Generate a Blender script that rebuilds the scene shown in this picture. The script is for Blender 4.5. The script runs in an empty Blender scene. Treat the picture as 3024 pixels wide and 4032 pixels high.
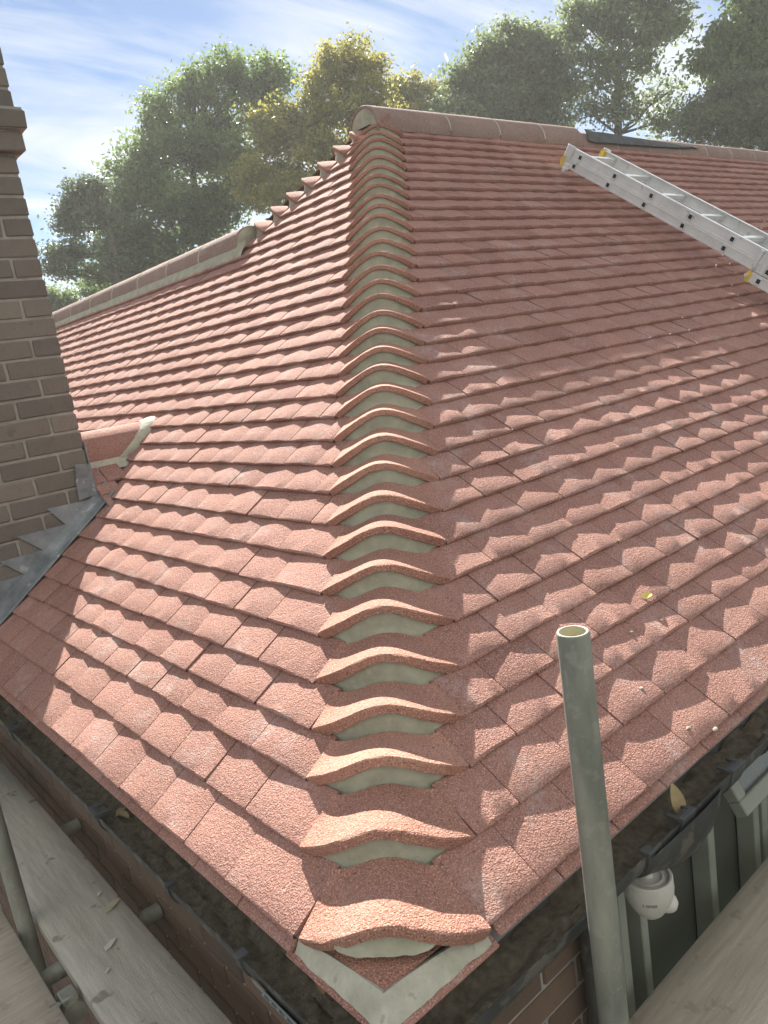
import bpy, math, random
import numpy as np
from mathutils import Vector, Matrix, noise as mnoise

# ------------------------------------------------------------------ camera, light, exposure
SC = bpy.context.scene
CAM_P = np.array([-0.481609, -0.757682, 0.875089])
CAM_R = np.array([[0.7471034, -0.64775, -0.1491862], [0.2455246, 0.0603521, 0.9675099], [-0.6177008, -0.7594588, 0.2041278]])   # rows: right, up, back
LENS = 26.9967
cd = bpy.data.cameras.new("camera"); cam = bpy.data.objects.new("camera", cd)
SC.collection.objects.link(cam); SC.camera = cam
cd.sensor_fit = 'VERTICAL'; cd.sensor_height = 36.0; cd.sensor_width = 27.0; cd.lens = LENS
cd.clip_start = 0.02; cd.clip_end = 3000
M = Matrix.Identity(4)
for i in range(3):
    for j in range(3): M[i][j] = CAM_R[j][i]
    M[i][3] = CAM_P[i]
cam.matrix_world = M

SUN_EL = 36.5
SUN_XY = np.array([.54, .842]); SUN_XY = SUN_XY/np.linalg.norm(SUN_XY)
SUN_D = Vector((SUN_XY[0]*math.cos(math.radians(SUN_EL)), SUN_XY[1]*math.cos(math.radians(SUN_EL)), math.sin(math.radians(SUN_EL))))
ld = bpy.data.lights.new("sun", 'SUN'); ld.energy = 5.0; ld.angle = math.radians(.53); ld.color = (1, .94, .85)
lo = bpy.data.objects.new("sun", ld); SC.collection.objects.link(lo)
lo.rotation_euler = SUN_D.to_track_quat('Z', 'Y').to_euler(); lo.location = (4, 6, 8)

SC.view_settings.view_transform = 'Standard'; SC.view_settings.look = 'None'
SC.view_settings.exposure = 1.87; SC.view_settings.gamma = 1; SC.view_settings.use_curve_mapping = False
SC.cycles.max_bounces = 6; SC.cycles.diffuse_bounces = 3; SC.cycles.transparent_max_bounces = 8

class NT:
    """small node-graph helper"""
    def __init__(s, tree): s.t = tree; s.n = tree.nodes; s.l = tree.links
    def add(s, typ, **kw):
        n = s.n.new(typ)
        ins = kw.pop('ins', {})
        for k, v in kw.items(): setattr(n, k, v)
        for k, v in ins.items(): s.put(n, k, v)
        return n
    def put(s, n, k, v):
        sock = n.inputs[k]
        if hasattr(v, 'is_output'): s.l.new(v, sock)
        else: sock.default_value = v
    def math(s, op, a, b=None, c=None, clamp=False):
        n = s.n.new('ShaderNodeMath'); n.operation = op; n.use_clamp = clamp
        s.put(n, 0, a)
        if b is not None: s.put(n, 1, b)
        if c is not None: s.put(n, 2, c)
        return n.outputs[0]
    def mix(s, fac, a, b, blend='MIX'):
        n = s.n.new('ShaderNodeMix'); n.data_type = 'RGBA'; n.blend_type = blend
        s.put(n, 0, fac)
        s.put(n, 6, a if hasattr(a, 'is_output') else (*a, 1)); s.put(n, 7, b if hasattr(b, 'is_output') else (*b, 1))
        return n.outputs[2]
    def ramp(s, fac, lo, hi, a=0., b=1.):
        n = s.n.new('ShaderNodeMapRange'); n.clamp = True
        s.put(n, 0, fac); n.inputs[1].default_value = lo; n.inputs[2].default_value = hi
        n.inputs[3].default_value = a; n.inputs[4].default_value = b
        return n.outputs[0]
    def noise(s, vec, scale, detail=3, rough=.55, dist=0.):
        n = s.add('ShaderNodeTexNoise', ins={'Scale': scale, 'Detail': detail, 'Roughness': rough, 'Distortion': dist})
        if vec is not None: s.l.new(vec, n.inputs['Vector'])
        return n.outputs['Fac']
    def voro(s, vec, scale, feature='F1', out='Distance'):
        n = s.add('ShaderNodeTexVoronoi', ins={'Scale': scale}, feature=feature)
        s.l.new(vec, n.inputs['Vector']); return n.outputs[out]
    def mapping(s, vec, rot=(0, 0, 0), scale=(1, 1, 1), loc=(0, 0, 0)):
        n = s.add('ShaderNodeMapping'); n.inputs['Rotation'].default_value = rot
        n.inputs['Scale'].default_value = scale; n.inputs['Location'].default_value = loc
        s.l.new(vec, n.inputs['Vector']); return n.outputs[0]

# sky with wispy cloud
W = bpy.data.worlds.new("World"); SC.world = W; W.use_nodes = True
T = NT(W.node_tree)
for n in list(T.n): T.n.remove(n)
sky = T.add('ShaderNodeTexSky', sky_type='NISHITA', sun_disc=False, sun_elevation=math.radians(SUN_EL),
            sun_rotation=math.atan2(SUN_XY[0], SUN_XY[1]), air_density=1.0, dust_density=.15, ozone_density=3.0)
gen = T.add('ShaderNodeTexCoord').outputs['Generated']
sep = T.add('ShaderNodeSeparateXYZ'); T.l.new(gen, sep.inputs[0])
zz = T.math('ADD', T.math('MAXIMUM', sep.outputs[2], 0.), .22)
cmb = T.add('ShaderNodeCombineXYZ')
T.l.new(T.math('DIVIDE', sep.outputs[0], zz), cmb.inputs[0]); T.l.new(T.math('DIVIDE', sep.outputs[1], zz), cmb.inputs[1])
pv = cmb.outputs[0]
st = T.mapping(pv, rot=(0, 0, math.radians(-12)), scale=(.55, 1.9, 1), loc=(.3, .9, 0))
c1 = T.noise(st, 1.9, 6, .58, .9)
c2 = T.noise(T.mapping(pv, rot=(0, 0, math.radians(-12)), scale=(.8, 1.3, 1), loc=(2.3, .4, 0)), .9, 3, .5, .3)
cl = T.ramp(T.math('ADD', T.math('MULTIPLY', c1, .65), T.math('MULTIPLY', c2, .5)), .50, .67)
skyc = sky.outputs[0]
hsv = T.add('ShaderNodeHueSaturation', ins={'Saturation': 1.3, 'Value': .55, 'Color': skyc})
cloudc = T.mix(T.math('MULTIPLY', cl, .85), hsv.outputs[0], (4.6, 4.9, 5.3))
# unseen bright cloud deck behind the camera, added to brighten camera-facing surfaces
dv = T.add('ShaderNodeVectorMath', operation='DOT_PRODUCT'); T.l.new(gen, dv.inputs[0]); dv.inputs[1].default_value = (.55, .76, .0)
rear = T.math('MULTIPLY', T.ramp(dv.outputs['Value'], .10, -.35), T.ramp(sep.outputs[2], .0, .30))
rear = T.math('MULTIPLY', rear, T.ramp(c2, .25, .55, .55, 1.))
cloudc = T.mix(rear, cloudc, (6.3, 6.2, 5.9))
def _dir(u, v):
    d = CAM_R.T @ np.array([(u-1512)/(LENS/36*4032), -(v-2016)/(LENS/36*4032), -1.]); return d/np.linalg.norm(d)
_d0, _d1 = _dir(1752, 212), _dir(1764, 242); _ax = (_d1-_d0)/np.linalg.norm(_d1-_d0); _n = np.cross(_d0, _ax); _m = (_d0+_d1)/2
def _dot(v, off=0.): 
    n = T.add('ShaderNodeVectorMath', operation='DOT_PRODUCT'); T.l.new(gen, n.inputs[0]); n.inputs[1].default_value = tuple(v); return T.math('ADD', n.outputs['Value'], -off)
streak = T.math('MULTIPLY', T.ramp(T.math('ABSOLUTE', _dot(_n, float(_n @ _m))), .0005, .0016, 1, 0), T.ramp(T.math('ABSOLUTE', _dot(_ax, float(_ax @ _m))), .002, .006, 1, 0))
streak = T.math('MULTIPLY', streak, T.math('GREATER_THAN', _dot(_m), .9))
cloudc = T.mix(streak, cloudc, (7., 7.2, 7.4))
bg = T.add('ShaderNodeBackground', ins={'Color': cloudc, 'Strength': .05})
T.l.new(bg.outputs[0], T.add('ShaderNodeOutputWorld').inputs[0])

# ------------------------------------------------------------------ helpers
rng = np.random.default_rng(7); random.seed(7)
COL = SC.collection

def ray(u, v):                       # direction through a photo pixel (3024 x 4032)
    f = LENS/36*4032
    d = CAM_R.T @ np.array([(u-1512)/f, -(v-2016)/f, -1.]); return d/np.linalg.norm(d)

class MB:
    """collects polygons, builds ONE mesh object"""
    def __init__(s): s.v = []; s.f = []; s.t = []
    def vert(s, p, t=0.): s.v.append((float(p[0]), float(p[1]), float(p[2]))); s.t.append(t); return len(s.v)-1
    def poly(s, pts, t=0.):
        s.f.append([s.vert(p, t) for p in pts])
    def grid(s, rows, t=0., flip=False, closed=False):
        idx = [[s.vert(p, t) for p in r] for r in rows]
        for a, b in zip(idx[:-1], idx[1:]):
            n = len(a)
            for k in range(n if closed else n-1):
                q = [a[k], a[(k+1) % n], b[(k+1) % n], b[k]]
                s.f.append(q[::-1] if flip else q)
        return idx
    def box(s, c, e, R=None, t=0., bev=0.):
        """box centred c, half extents e, optional 3x3 rotation columns; bev chamfers all edges"""
        c = np.array(c, float); R = np.eye(3) if R is None else np.array(R, float)
        b = min(bev, min(e)*.9)
        if b <= 0:
            P = [c + R @ (np.array([x, y, z])*e) for x in (-1, 1) for y in (-1, 1) for z in (-1, 1)]
            i = [s.vert(p, t) for p in P]
            for q in ((0, 1, 3, 2), (4, 6, 7, 5), (0, 4, 5, 1), (2, 3, 7, 6), (0, 2, 6, 4), (1, 5, 7, 3)): s.f.append([i[k] for k in q])
            return
        e = np.array(e, float); ids = {}
        for sx in (-1, 1):
            for sy in (-1, 1):
                for sz in (-1, 1):
                    sg = np.array([sx, sy, sz])
                    for ax in range(3):
                        q = sg*(e-b); q[ax] = sg[ax]*e[ax]
                        ids[(sx, sy, sz, ax)] = s.vert(c + R @ q, t)
        for ax in range(3):
            o = [k for k in range(3) if k != ax]
            for sg in (-1, 1):
                ring = []
                for a_, b_ in ((-1, -1), (1, -1), (1, 1), (-1, 1)):
                    k = [0, 0, 0]; k[ax] = sg; k[o[0]] = a_; k[o[1]] = b_; ring.append(ids[(*k, ax)])
                if (sg > 0) == (ax == 1): ring = ring[::-1]
                s.f.append(ring)
        for ax in range(3):            # edges along ax
            o = [k for k in range(3) if k != ax]
            for a_ in (-1, 1):
                for b_ in (-1, 1):
                    k0 = [0, 0, 0]; k0[o[0]] = a_; k0[o[1]] = b_; k1 = list(k0); k0[ax] = -1; k1[ax] = 1
                    s.f.append([ids[(*k0, o[0])], ids[(*k1, o[0])], ids[(*k1, o[1])], ids[(*k0, o[1])]])
        for sx in (-1, 1):
            for sy in (-1, 1):
                for sz in (-1, 1): s.f.append([ids[(sx, sy, sz, a)] for a in range(3)])
    def tube(s, pts, r, n=16, cap=True, t=0.):
        pts = [np.array(p, float) for p in pts]; rs = r if hasattr(r, '__len__') else [r]*len(pts)
        rows = []; up = None
        for k, p in enumerate(pts):
            d = pts[min(k+1, len(pts)-1)] - pts[max(k-1, 0)]; d = d/np.linalg.norm(d)
            if up is None: up = np.array([0, 0, 1.]) if abs(d[2]) < .9 else np.array([1., 0, 0])
            x = np.cross(up, d); x /= np.linalg.norm(x); y = np.cross(d, x); up = y
            rows.append([p + rs[k]*(math.cos(a)*x + math.sin(a)*y) for a in np.linspace(0, 2*math.pi, n, endpoint=False)])
        ix = s.grid(rows, t, closed=True)
        if cap: s.f.append(ix[0][::-1]); s.f.append(ix[-1])
    def lathe(s, prof, c=(0, 0, 0), n=32, t=0., R=None):
        c = np.array(c, float); R = np.eye(3) if R is None else np.array(R, float)
        rows = [[c + R @ np.array([r*math.cos(a), r*math.sin(a), z]) for a in np.linspace(0, 2*math.pi, n, endpoint=False)] for r, z in prof]
        s.grid(rows, t, closed=True)
    def prism(s, poly2, h0, h1, fr, t=0.):
        """extrude a 2-D outline; fr(a,b,h) -> 3-D"""
        A = [s.vert(fr(a, b, h0), t) for a, b in poly2]; B = [s.vert(fr(a, b, h1), t) for a, b in poly2]; n = len(A)
        s.f.append(A[::-1]); s.f.append(B)
        for k in range(n): s.f.append([A[k], A[(k+1) % n], B[(k+1) % n], B[k]])
    def build(s, name, mat, parent=None, smooth=False, fix=True, angle=40):
        me = bpy.data.meshes.new(name); me.from_pydata(s.v, [], s.f)
        at = me.attributes.new('tint', 'FLOAT', 'POINT'); at.data.foreach_set('value', np.array(s.t, dtype=np.float32))
        me.materials.append(mat); me.update()
        if fix:
            import bmesh
            bm = bmesh.new(); bm.from_mesh(me); bmesh.ops.recalc_face_normals(bm, faces=bm.faces); bm.to_mesh(me); bm.free()
        if smooth:
            me.polygons.foreach_set('use_smooth', np.ones(len(me.polygons), dtype=bool))
            if angle < 179: me.set_sharp_from_angle(angle=math.radians(angle))
        o = bpy.data.objects.new(name, me); COL.objects.link(o)
        if parent is not None: o.parent = parent; o.matrix_parent_inverse = parent.matrix_world.inverted()
        return o

def empty(name, loc, label, cat, group=None):
    o = bpy.data.objects.new(name, None); COL.objects.link(o); o.location = loc; o.empty_display_size = .2
    o.matrix_world = Matrix.Translation(Vector(loc))
    return tag(o, label, cat, group)
def tag(o, label=None, cat=None, group=None, kind=None):
    if label: o['label'] = label
    if cat: o['category'] = cat
    if group: o['group'] = group
    if kind: o['kind'] = kind
    return o

# ------------------------------------------------------------------ materials
def mat(name):
    m = bpy.data.materials.new(name); m.use_nodes = True; t = NT(m.node_tree)
    b = m.node_tree.nodes['Principled BSDF']; return m, t, b
def objco(t): return t.add('ShaderNodeTexCoord').outputs['Object']
def tintof(t): return t.add('ShaderNodeAttribute', attribute_name='tint').outputs['Fac']

def tile_mat(name, dark, lite, bloom=.7, grain=1.0, bumpd=.0034):
    m, t, b = mat(name); co = objco(t); ti = tintof(t)
    g1 = t.noise(co, 350, 2, .6); g2 = t.voro(co, 270); g3 = t.noise(co, 130, 2, .6)
    patch = t.noise(co, 6, 4, .6); fine = t.noise(co, 28, 3, .6)
    f = t.math('ADD', t.math('MULTIPLY', ti, .55), t.math('MULTIPLY', t.math('ADD', patch, t.math('MULTIPLY', fine, .4)), .5))
    c = t.mix(t.ramp(f, .25, .85), dark, lite)
    c = t.mix(t.ramp(g1, .50, .66, 0, .7*grain), c, tuple(min(1, x*1.7+.05) for x in lite))      # pale grains
    c = t.mix(t.ramp(t.noise(co, 190, 1, .5), .61, .70, 0, .5*grain), c, tuple(x*.35 for x in dark))   # dark pits
    bl = t.math('MULTIPLY', t.ramp(t.noise(co, 7, 5, .65, .4), .52, .76), t.ramp(t.noise(co, 60, 3, .6), .35, .65))
    c = t.mix(t.math('MULTIPLY', bl, bloom), c, (.50, .43, .40))
    t.put(b, 'Base Color', c); t.put(b, 'Roughness', .92); t.put(b, 'Specular IOR Level', .25)
    h = t.math('ADD', t.math('MULTIPLY', g1, .6), t.math('ADD', t.math('MULTIPLY', t.math('MINIMUM', g2, .6), -.6), t.math('MULTIPLY', g3, .8)))
    bp = t.add('ShaderNodeBump', ins={'Strength': .9, 'Distance': bumpd, 'Height': h}); t.put(b, 'Normal', bp.outputs[0])
    return m
M_TILE = tile_mat('roof_tile_concrete', (.226, .112, .088), (.365, .196, .156))
M_BON = tile_mat('hip_tile_concrete', (.255, .120, .088), (.40, .210, .155), bloom=.25)
M_RIDGE = tile_mat('ridge_tile_concrete', (.18, .120, .100), (.29, .205, .172), bloom=.4)

def simple(name, c1, c2, scale=12, rough=.85, bump=.002, bscale=80, metal=0., spec=.4, streak=None, spots=None):
    m, t, b = mat(name); co = objco(t)
    if streak: sc = t.mapping(co, scale=streak)
    else: sc = co
    f = t.ramp(t.noise(sc, scale, 5, .62), .32, .68)
    c = t.mix(f, c1, c2)
    if spots: c = t.mix(t.ramp(t.noise(co, spots[1], 3, .6), spots[2], spots[2]+.06, 0, spots[3]), c, spots[0])
    t.put(b, 'Base Color', c); t.put(b, 'Metallic', metal); t.put(b, 'Specular IOR Level', spec)
    t.put(b, 'Roughness', t.ramp(t.noise(sc, scale*2, 3, .6), .3, .7, max(rough-.12, .05), min(rough+.1, 1)))
    if bump:
        bp = t.add('ShaderNodeBump', ins={'Strength': .7, 'Distance': bump, 'Height': t.noise(sc, bscale, 4, .6)}); t.put(b, 'Normal', bp.outputs[0])
    return m
M_MORT = simple('mortar', (.28, .27, .20), (.42, .405, .31), 16, .97, .004, 90, spots=((.42, .40, .30), 40, .60, .5))
M_MORT_P = simple('mortar_pale', (.36, .35, .27), (.52, .50, .41), 18, .97, .005, 70, spots=((.27, .26, .20), 30, .60, .6))
M_BMORT = simple('brick_mortar', (.25, .24, .21), (.36, .345, .30), 20, .95, .003, 150)
M_LEAD = simple('lead', (.10, .115, .125), (.30, .32, .33), 9, .6, .002, 30, .0, .5, spots=((.5, .52, .52), 14, .60, .5))
M_BLACK = simple('black_plastic', (.045, .048, .046), (.075, .077, .070), 10, .55, .0006, 60, spots=((.17, .15, .12), 25, .54, .6))  # black lifted to dark grey to stand in for veiling glare
M_GREYPL = simple('grey_plastic', (.16, .18, .19), (.24, .26, .27), 10, .5, .0005, 60)
M_STEEL = simple('galvanised_steel', (.17, .178, .15), (.34, .335, .28), 16, .6, .0008, 60, .2, .5, streak=(1, 1, .25), spots=((.40, .38, .32), 34, .56, .28))
M_STEEL_IN = simple('tube_bore', (.42, .40, .27), (.55, .52, .38), 16, .7, .001, 60, .1)
M_ALU = simple('aluminium', (.60, .62, .615), (.74, .755, .75), 8, .45, .0005, 40, .2, .5, spots=((.33, .33, .32), 22, .64, .6))
M_YEL = simple('yellow_plastic', (.62, .42, .05), (.72, .52, .09), 15, .5, 0)
M_CLIP = simple('clip_plastic', (.045, .047, .047), (.085, .088, .085), 10, .6, .0005, 60)
M_DARK = simple('hollow_shade', (.02, .02, .02), (.03, .03, .03), 10, .9, 0)  # near-black colour paints the shade inside hollow openings
M_BOARD = simple('weathered_board', (.41, .385, .32), (.56, .53, .455), 9, .9, .004, 70, streak=(9, .7, 9), spots=((.13, .12, .10), 12, .62, .6))
M_BOARD2 = simple('brown_board', (.40, .35, .27), (.54, .475, .38), 8, .9, .004, 70, streak=(.7, 9, 9), spots=((.30, .25, .19), 16, .60, .5))
M_WHITE = simple('white_plastic', (.55, .53, .47), (.68, .66, .60), 14, .5, .0005, 60, spots=((.35, .33, .28), 20, .62, .6))
M_PVC = simple('window_frame', (.21, .225, .18), (.28, .295, .245), 8, .45, .0003, 30)
M_INK = simple('grey_ink', (.22, .21, .19), (.3, .29, .26), 20, .8, 0)
M_FASC = simple('fascia_wood', (.09, .086, .075), (.15, .14, .12), 10, .8, .001, 40)  # tone raised in place of the glare over dark parts
M_GROUND = simple('garden_ground', (.020, .024, .014), (.045, .045, .028), 3, .95, .01, 20)
M_MUD = simple('gutter_silt', (.085, .072, .050), (.20, .17, .12), 60, .95, .006, 130)  # silt colour lightened to carry the glare veil
M_BARK = simple('bark', (.045, .038, .030), (.10, .085, .065), 6, .95, .02, 14)
M_FELT = simple('roofing_felt', (.06, .065, .065), (.12, .125, .12), 20, .8, .002, 90)
M_BRICK = None
def brick_mat(name='brick', c1=(.125, .112, .096), c2=(.215, .188, .156)):
    m, t, b = mat(name); co = objco(t); ti = tintof(t)
    f = t.math('ADD', t.math('MULTIPLY', ti, .7), t.math('MULTIPLY', t.noise(co, 14, 5, .65), .45))
    c = t.mix(t.ramp(f, .15, .95), c1, c2)
    c = t.mix(t.ramp(t.noise(co, 34, 4, .7), .56, .70, 0, .45), c, (.085, .08, .065))
    t.put(b, 'Base Color', c); t.put(b, 'Roughness', .93)
    bp = t.add('ShaderNodeBump', ins={'Strength': .8, 'Distance': .004, 'Height': t.noise(co, 110, 4, .65)}); t.put(b, 'Normal', bp.outputs[0])
    return m
M_BRICK = brick_mat()
M_BRICK_W = brick_mat('wall_brick', (.075, .052, .038), (.165, .108, .074))
def glass_mat():
    m, t, b = mat('window_glass')
    t.put(b, 'Base Color', (.075, .080, .064, 1)); t.put(b, 'Roughness', .16); t.put(b, 'Specular IOR Level', .3)
    return m
M_GLASS = glass_mat()
M_GLASS2 = simple('sky_tinted_glass', (.16, .18, .18), (.20, .22, .22), 4, .25, 0)  # lighter blue-grey base colour paints the sky reflected in the open pane

def leaf_mat(name, c1, c2, trans=.45):
    m, t, b = mat(name); ti = tintof(t); co = objco(t)
    c = t.mix(t.ramp(t.math('ADD', ti, t.math('MULTIPLY', t.math('SUBTRACT', t.noise(co, .8, 2, .5), .5), .8)), 0., 1.), c1, c2)
    t.put(b, 'Base Color', c); t.put(b, 'Roughness', .45); t.put(b, 'Specular IOR Level', .5)
    tr = t.add('ShaderNodeBsdfTranslucent'); t.put(tr, 'Color', t.mix(.5, c, tuple(min(1, x*1.6) for x in c2)))
    mx = t.add('ShaderNodeMixShader', ins={0: trans}); t.l.new(b.outputs[0], mx.inputs[1]); t.l.new(tr.outputs[0], mx.inputs[2])
    t.l.new(mx.outputs[0], t.n['Material Output'].inputs[0])
    return m
M_OAK = leaf_mat('leaf_oak', (.06, .11, .028), (.18, .25, .075))
M_OAKG = leaf_mat('leaf_grey_oak', (.07, .11, .045), (.20, .25, .11))
M_YLW = leaf_mat('leaf_yellowing', (.13, .16, .03), (.34, .31, .07))
M_PINE = leaf_mat('leaf_pine', (.045, .078, .035), (.13, .17, .075), .3)
M_CON = leaf_mat('leaf_conifer', (.075, .10, .05), (.17, .205, .10), .4)

# ------------------------------------------------------------------ roof geometry
G = 0.098542; P0 = 0.609741; PC = 0.0036497
S = [0.]; Z = [0.]; AL = []
for k in range(46):
    a = P0 + PC*(k+.5); AL.append(a); S.append(S[-1]+G*math.cos(a)); Z.append(Z[-1]+G*math.sin(a))
SLIP = {0: -.006, 1: .010, 2: .014, 3: 0., 4: -.008, 5: -.006, 6: -.005, 7: -.004, 8: -.005}
for k, d in SLIP.items(): S[k] += d*math.cos(AL[k]); Z[k] += d*math.sin(AL[k])
S = np.array(S); Z = np.array(Z)
NC = 35; H = 2.72; WX = 2.13
def zs(s): return float(np.interp(s, S, Z)) if s >= S[0] else Z[0] + (s-S[0])*math.tan(P0)
HA, HB = .225, .2115                 # half widths of hip tiles along the two eaves
TW = .165

def step_of(i, right):               # how far a tail stands above the course below
    return (.0088 + .0110*min(i/20., 1.)) if right else .0105 + .0055*min(i/20., 1.)
def slope_mesh(right, rows, start, end, off, name, parent, label):
    mb = MB(); na = 6
    for i in rows:
        st = step_of(i, right); g = math.hypot(S[i+1]-S[i], Z[i+1]-Z[i])
        al = math.atan2(Z[i+1]-Z[i], S[i+1]-S[i]) - math.asin(st/g)
        ca, sa = math.cos(al), math.sin(al)
        a0, a1 = start(i), end(i)
        js = [a0]; x = off(i)
        while x < a0 + .055: x += TW
        while x < a1 - .05: js.append(x + rng.normal(0, .0012)); x += TW
        js.append(a1)
        for q0, q1 in zip(js[:-1], js[1:]):
            gap = .0008 + abs(rng.normal(0, .0004)); l, r = q0+gap, q1-gap
            tint = float(np.clip(rng.normal(.5, .16), 0, 1)) if rng.random() > .04 else 0.; dz = rng.normal(0, .0007); tw = rng.normal(0, .0008); sl = rng.normal(0, .0008)
            camb = .0037 + rng.normal(0, .0008); w_ = r-l; full = w_ > .12
            t = st
            prof = [(.004, -t-.005), (.0005, -t*.8), (-.0008, -t*.42), (.0008, -.0016), (.0045, 0.), (.045, 0.), (g+.012, .0)]
            def P(a, v, n):
                u = (a-l)/w_
                n = n + camb*(1-(2*u-1)**2)*(1 if full else .6) + dz + tw*(2*u-1); v = v + sl
                s_ = S[i] + v*ca - n*sa; z_ = Z[i] + v*sa + n*ca
                return (a, s_, z_) if right else (s_, a, z_)
            us = np.linspace(l, r, na)
            rows_ = []
            for k, (v, n) in enumerate(prof):
                if 1 <= k <= 4: rows_.append([P(a, v + rng.normal(0, .0007), n + rng.normal(0, .0004)) for a in us])
                else: rows_.append([P(a, v, n) for a in us])
            mb.grid(rows_, tint, flip=not right)
            for a, fl in ((l, True), (r, False)):
                mb.grid([[P(a, .003, -t-.004), P(a, g+.012, -t-.004)], [P(a, .0045, 0.), P(a, g+.012, 0.)]], tint, flip=(fl == right))
    o = mb.build(name, M_TILE, parent, smooth=True, fix=False, angle=27)
    o['label'] = label; return o

house = empty('brick_house', (1.5, 2.7, -3.0), 'brick house with a red tiled hipped roof and a stepped hip running up the middle', 'house')
slope_mesh(True, range(NC), lambda i: S[i]+HB, lambda i: 8.6,
           lambda i: (.1767 if i % 2 == 0 else .413-TW*2) + rng.normal(0, .006), 'tile_slope', house, 'shaded red tile slope under the ladder')
def endL(i):
    return 7.2 if S[i] < WX-.05 else 2*H - S[i] - HA
slope_mesh(False, range(NC), lambda i: S[i]+HA, endL,
           lambda i: (.4365 if i % 2 == 0 else .5044-TW*2) + rng.normal(0, .006), 'tile_slope', house, 'sunlit red tile slope beside the chimney')

# ---- hip tiles (one part each, with the mortar bed under its tail)
TH = .0185
def hipcurve(i, a, b, u, lift=0.):
    """tail curve of hip tile i: u=-1 left wing, +1 right wing"""
    w = (.5 + .5*math.cos(math.pi*u))
    A = np.array([S[i], S[i]+a]); B = np.array([S[i]+b, S[i]]); Cc = np.array([S[i]+.062, S[i]+.062])
    mid = (A+B)/2
    p = mid + (B-A)/2*u + (Cc-mid)*(1-abs(u)**2.8)
    z = Z[i] + .022*(1-u**6) + .048*w**.95 + .002 + lift
    return np.array([p[0], p[1], z])
NU = 28
def hip_tile(i, mirror, parent):
    us = np.linspace(-1, 1, NU); fx = (lambda p: np.array([p[0], 2*H-p[1], p[2]])) if mirror else (lambda p: p)
    jit = np.array([rng.normal(0, .003), rng.normal(0, .003), rng.normal(0, .0026)]); rot = rng.normal(0, .012)
    tint = float(np.clip(rng.normal(.5, .25), 0, 1))
    def tail(u):
        p = hipcurve(i, HA, HB, u) + jit; p[2] += rot*u*.09 + (.018*(1-u**4) if mirror else 0); return p
    st = step_of(i, False)
    def head(u):
        p = hipcurve(i+1, HA-(S[i+1]-S[i]), HB-(S[i+1]-S[i]), u)
        w = .5+.5*math.cos(math.pi*u); p[2] -= st - .005 + ((.0215*(1-u**6) + .0215*w)*(1.22 if i < 5 else (1.06 if i < 10 else 1.0))); return p
    T0 = [tail(u) for u in us]; Hd = [head(u) for u in us]
    rows = []
    nrm = []
    for k in range(NU):
        tv = T0[min(k+1, NU-1)]-T0[max(k-1, 0)]; dv = Hd[k]-T0[k]; n = np.cross(tv, dv); n /= np.linalg.norm(n)
        if n[2] < 0: n = -n
        nrm.append(n)
    big = 1.28 if i < 5 else (1.1 if i < 10 else 1.0)
    th = [TH*(.5+.5*big)*(1.12-.26*(.5+.5*math.cos(math.pi*u)))*(1+.05*math.sin(u*3+i)) for u in us]
    def row(v, off, jt=0.):
        return [fx(T0[k] + (Hd[k]-T0[k])*v + nrm[k]*(off if off is not None else -th[k]) + rng.normal(0, 1, 3)*jt) for k in range(NU)]
    rows.append(row(.9, None))
    rows.append(row(.03, None)); rows.append([fx(T0[k] - nrm[k]*th[k]*.93 + rng.normal(0, 1, 3)*.0004) for k in range(NU)])
    rows.append([fx(T0[k] - nrm[k]*th[k]*.5 + rng.normal(0, 1, 3)*.0003) for k in range(NU)])
    rows.append(row(.006, -.0026, .0003)); rows.append(row(.030, -.0004, .0003)); rows.append(row(.09, 0.))
    for v in ((.3, .55, .8, 1.0, 1.04) if i < NC-1 else (.2, .3, .4, .5, .55)): rows.append(row(v, 0.))
    mb = MB(); mb.grid(rows, tint, flip=mirror)
    for k in (0, NU-1):                                   # closed side edges
        top = [rows[6][k], rows[7][k], rows[8][k], rows[9][k], rows[10][k]]
        bot = [p + np.array([0, 0, -.014]) for p in top]
        mb.grid([bot, top], tint)
    o = mb.build('hip_tile', M_BON, parent, smooth=True, fix=False, angle=27)
    # mortar bed: from the underside of this tail down onto the tile below
    if i > 0:
        us2 = np.linspace(-.975, .975, 36); m = MB(); r_ = []
        lo_prev = lambda u: None
        for u in us2:
            k = (u+1)/2*(NU-1); k0 = int(k); fr = k-k0; k1 = min(k0+1, NU-1)
            P = T0[k0]*(1-fr)+T0[k1]*fr; n = nrm[k0]*(1-fr)+nrm[k1]*fr; inn = (Hd[k0]-T0[k0])*(1-fr)+(Hd[k1]-T0[k1])*fr
            inn = inn/np.linalg.norm(inn); w = .5+.5*math.cos(math.pi*u); hh = (.024*(1-u**6) + .016*w)*big + .010 + (.018*(1-u**4) if mirror else 0)
            nz = mnoise.noise(Vector((u*7, i*3.1, 0)))*.0022
            tp = P - n*(th[k0]*.9) + inn*(.006+abs(nz)); b1 = tp - np.array([0, 0, hh*.55]) + inn*(.004+nz); b2 = tp - np.array([0, 0, hh]) - inn*(.004+nz*1.5); b3 = b2 - np.array([0, 0, .006]) - inn*(.0035+nz*1.2)
            r_.append([fx(tp + n*.006 + inn*.004), fx(tp), fx(b1), fx(b2), fx(b3), fx(b3 - np.array([0, 0, .012]))])
        m.grid(r_, 0., flip=False); m.build('mortar_bed', M_MORT, o, smooth=True, fix=False, angle=70)
    return o
for i in range(NC): hip_tile(i, False, house)
for i in range(27, NC-1): hip_tile(i, True, house)

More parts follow.
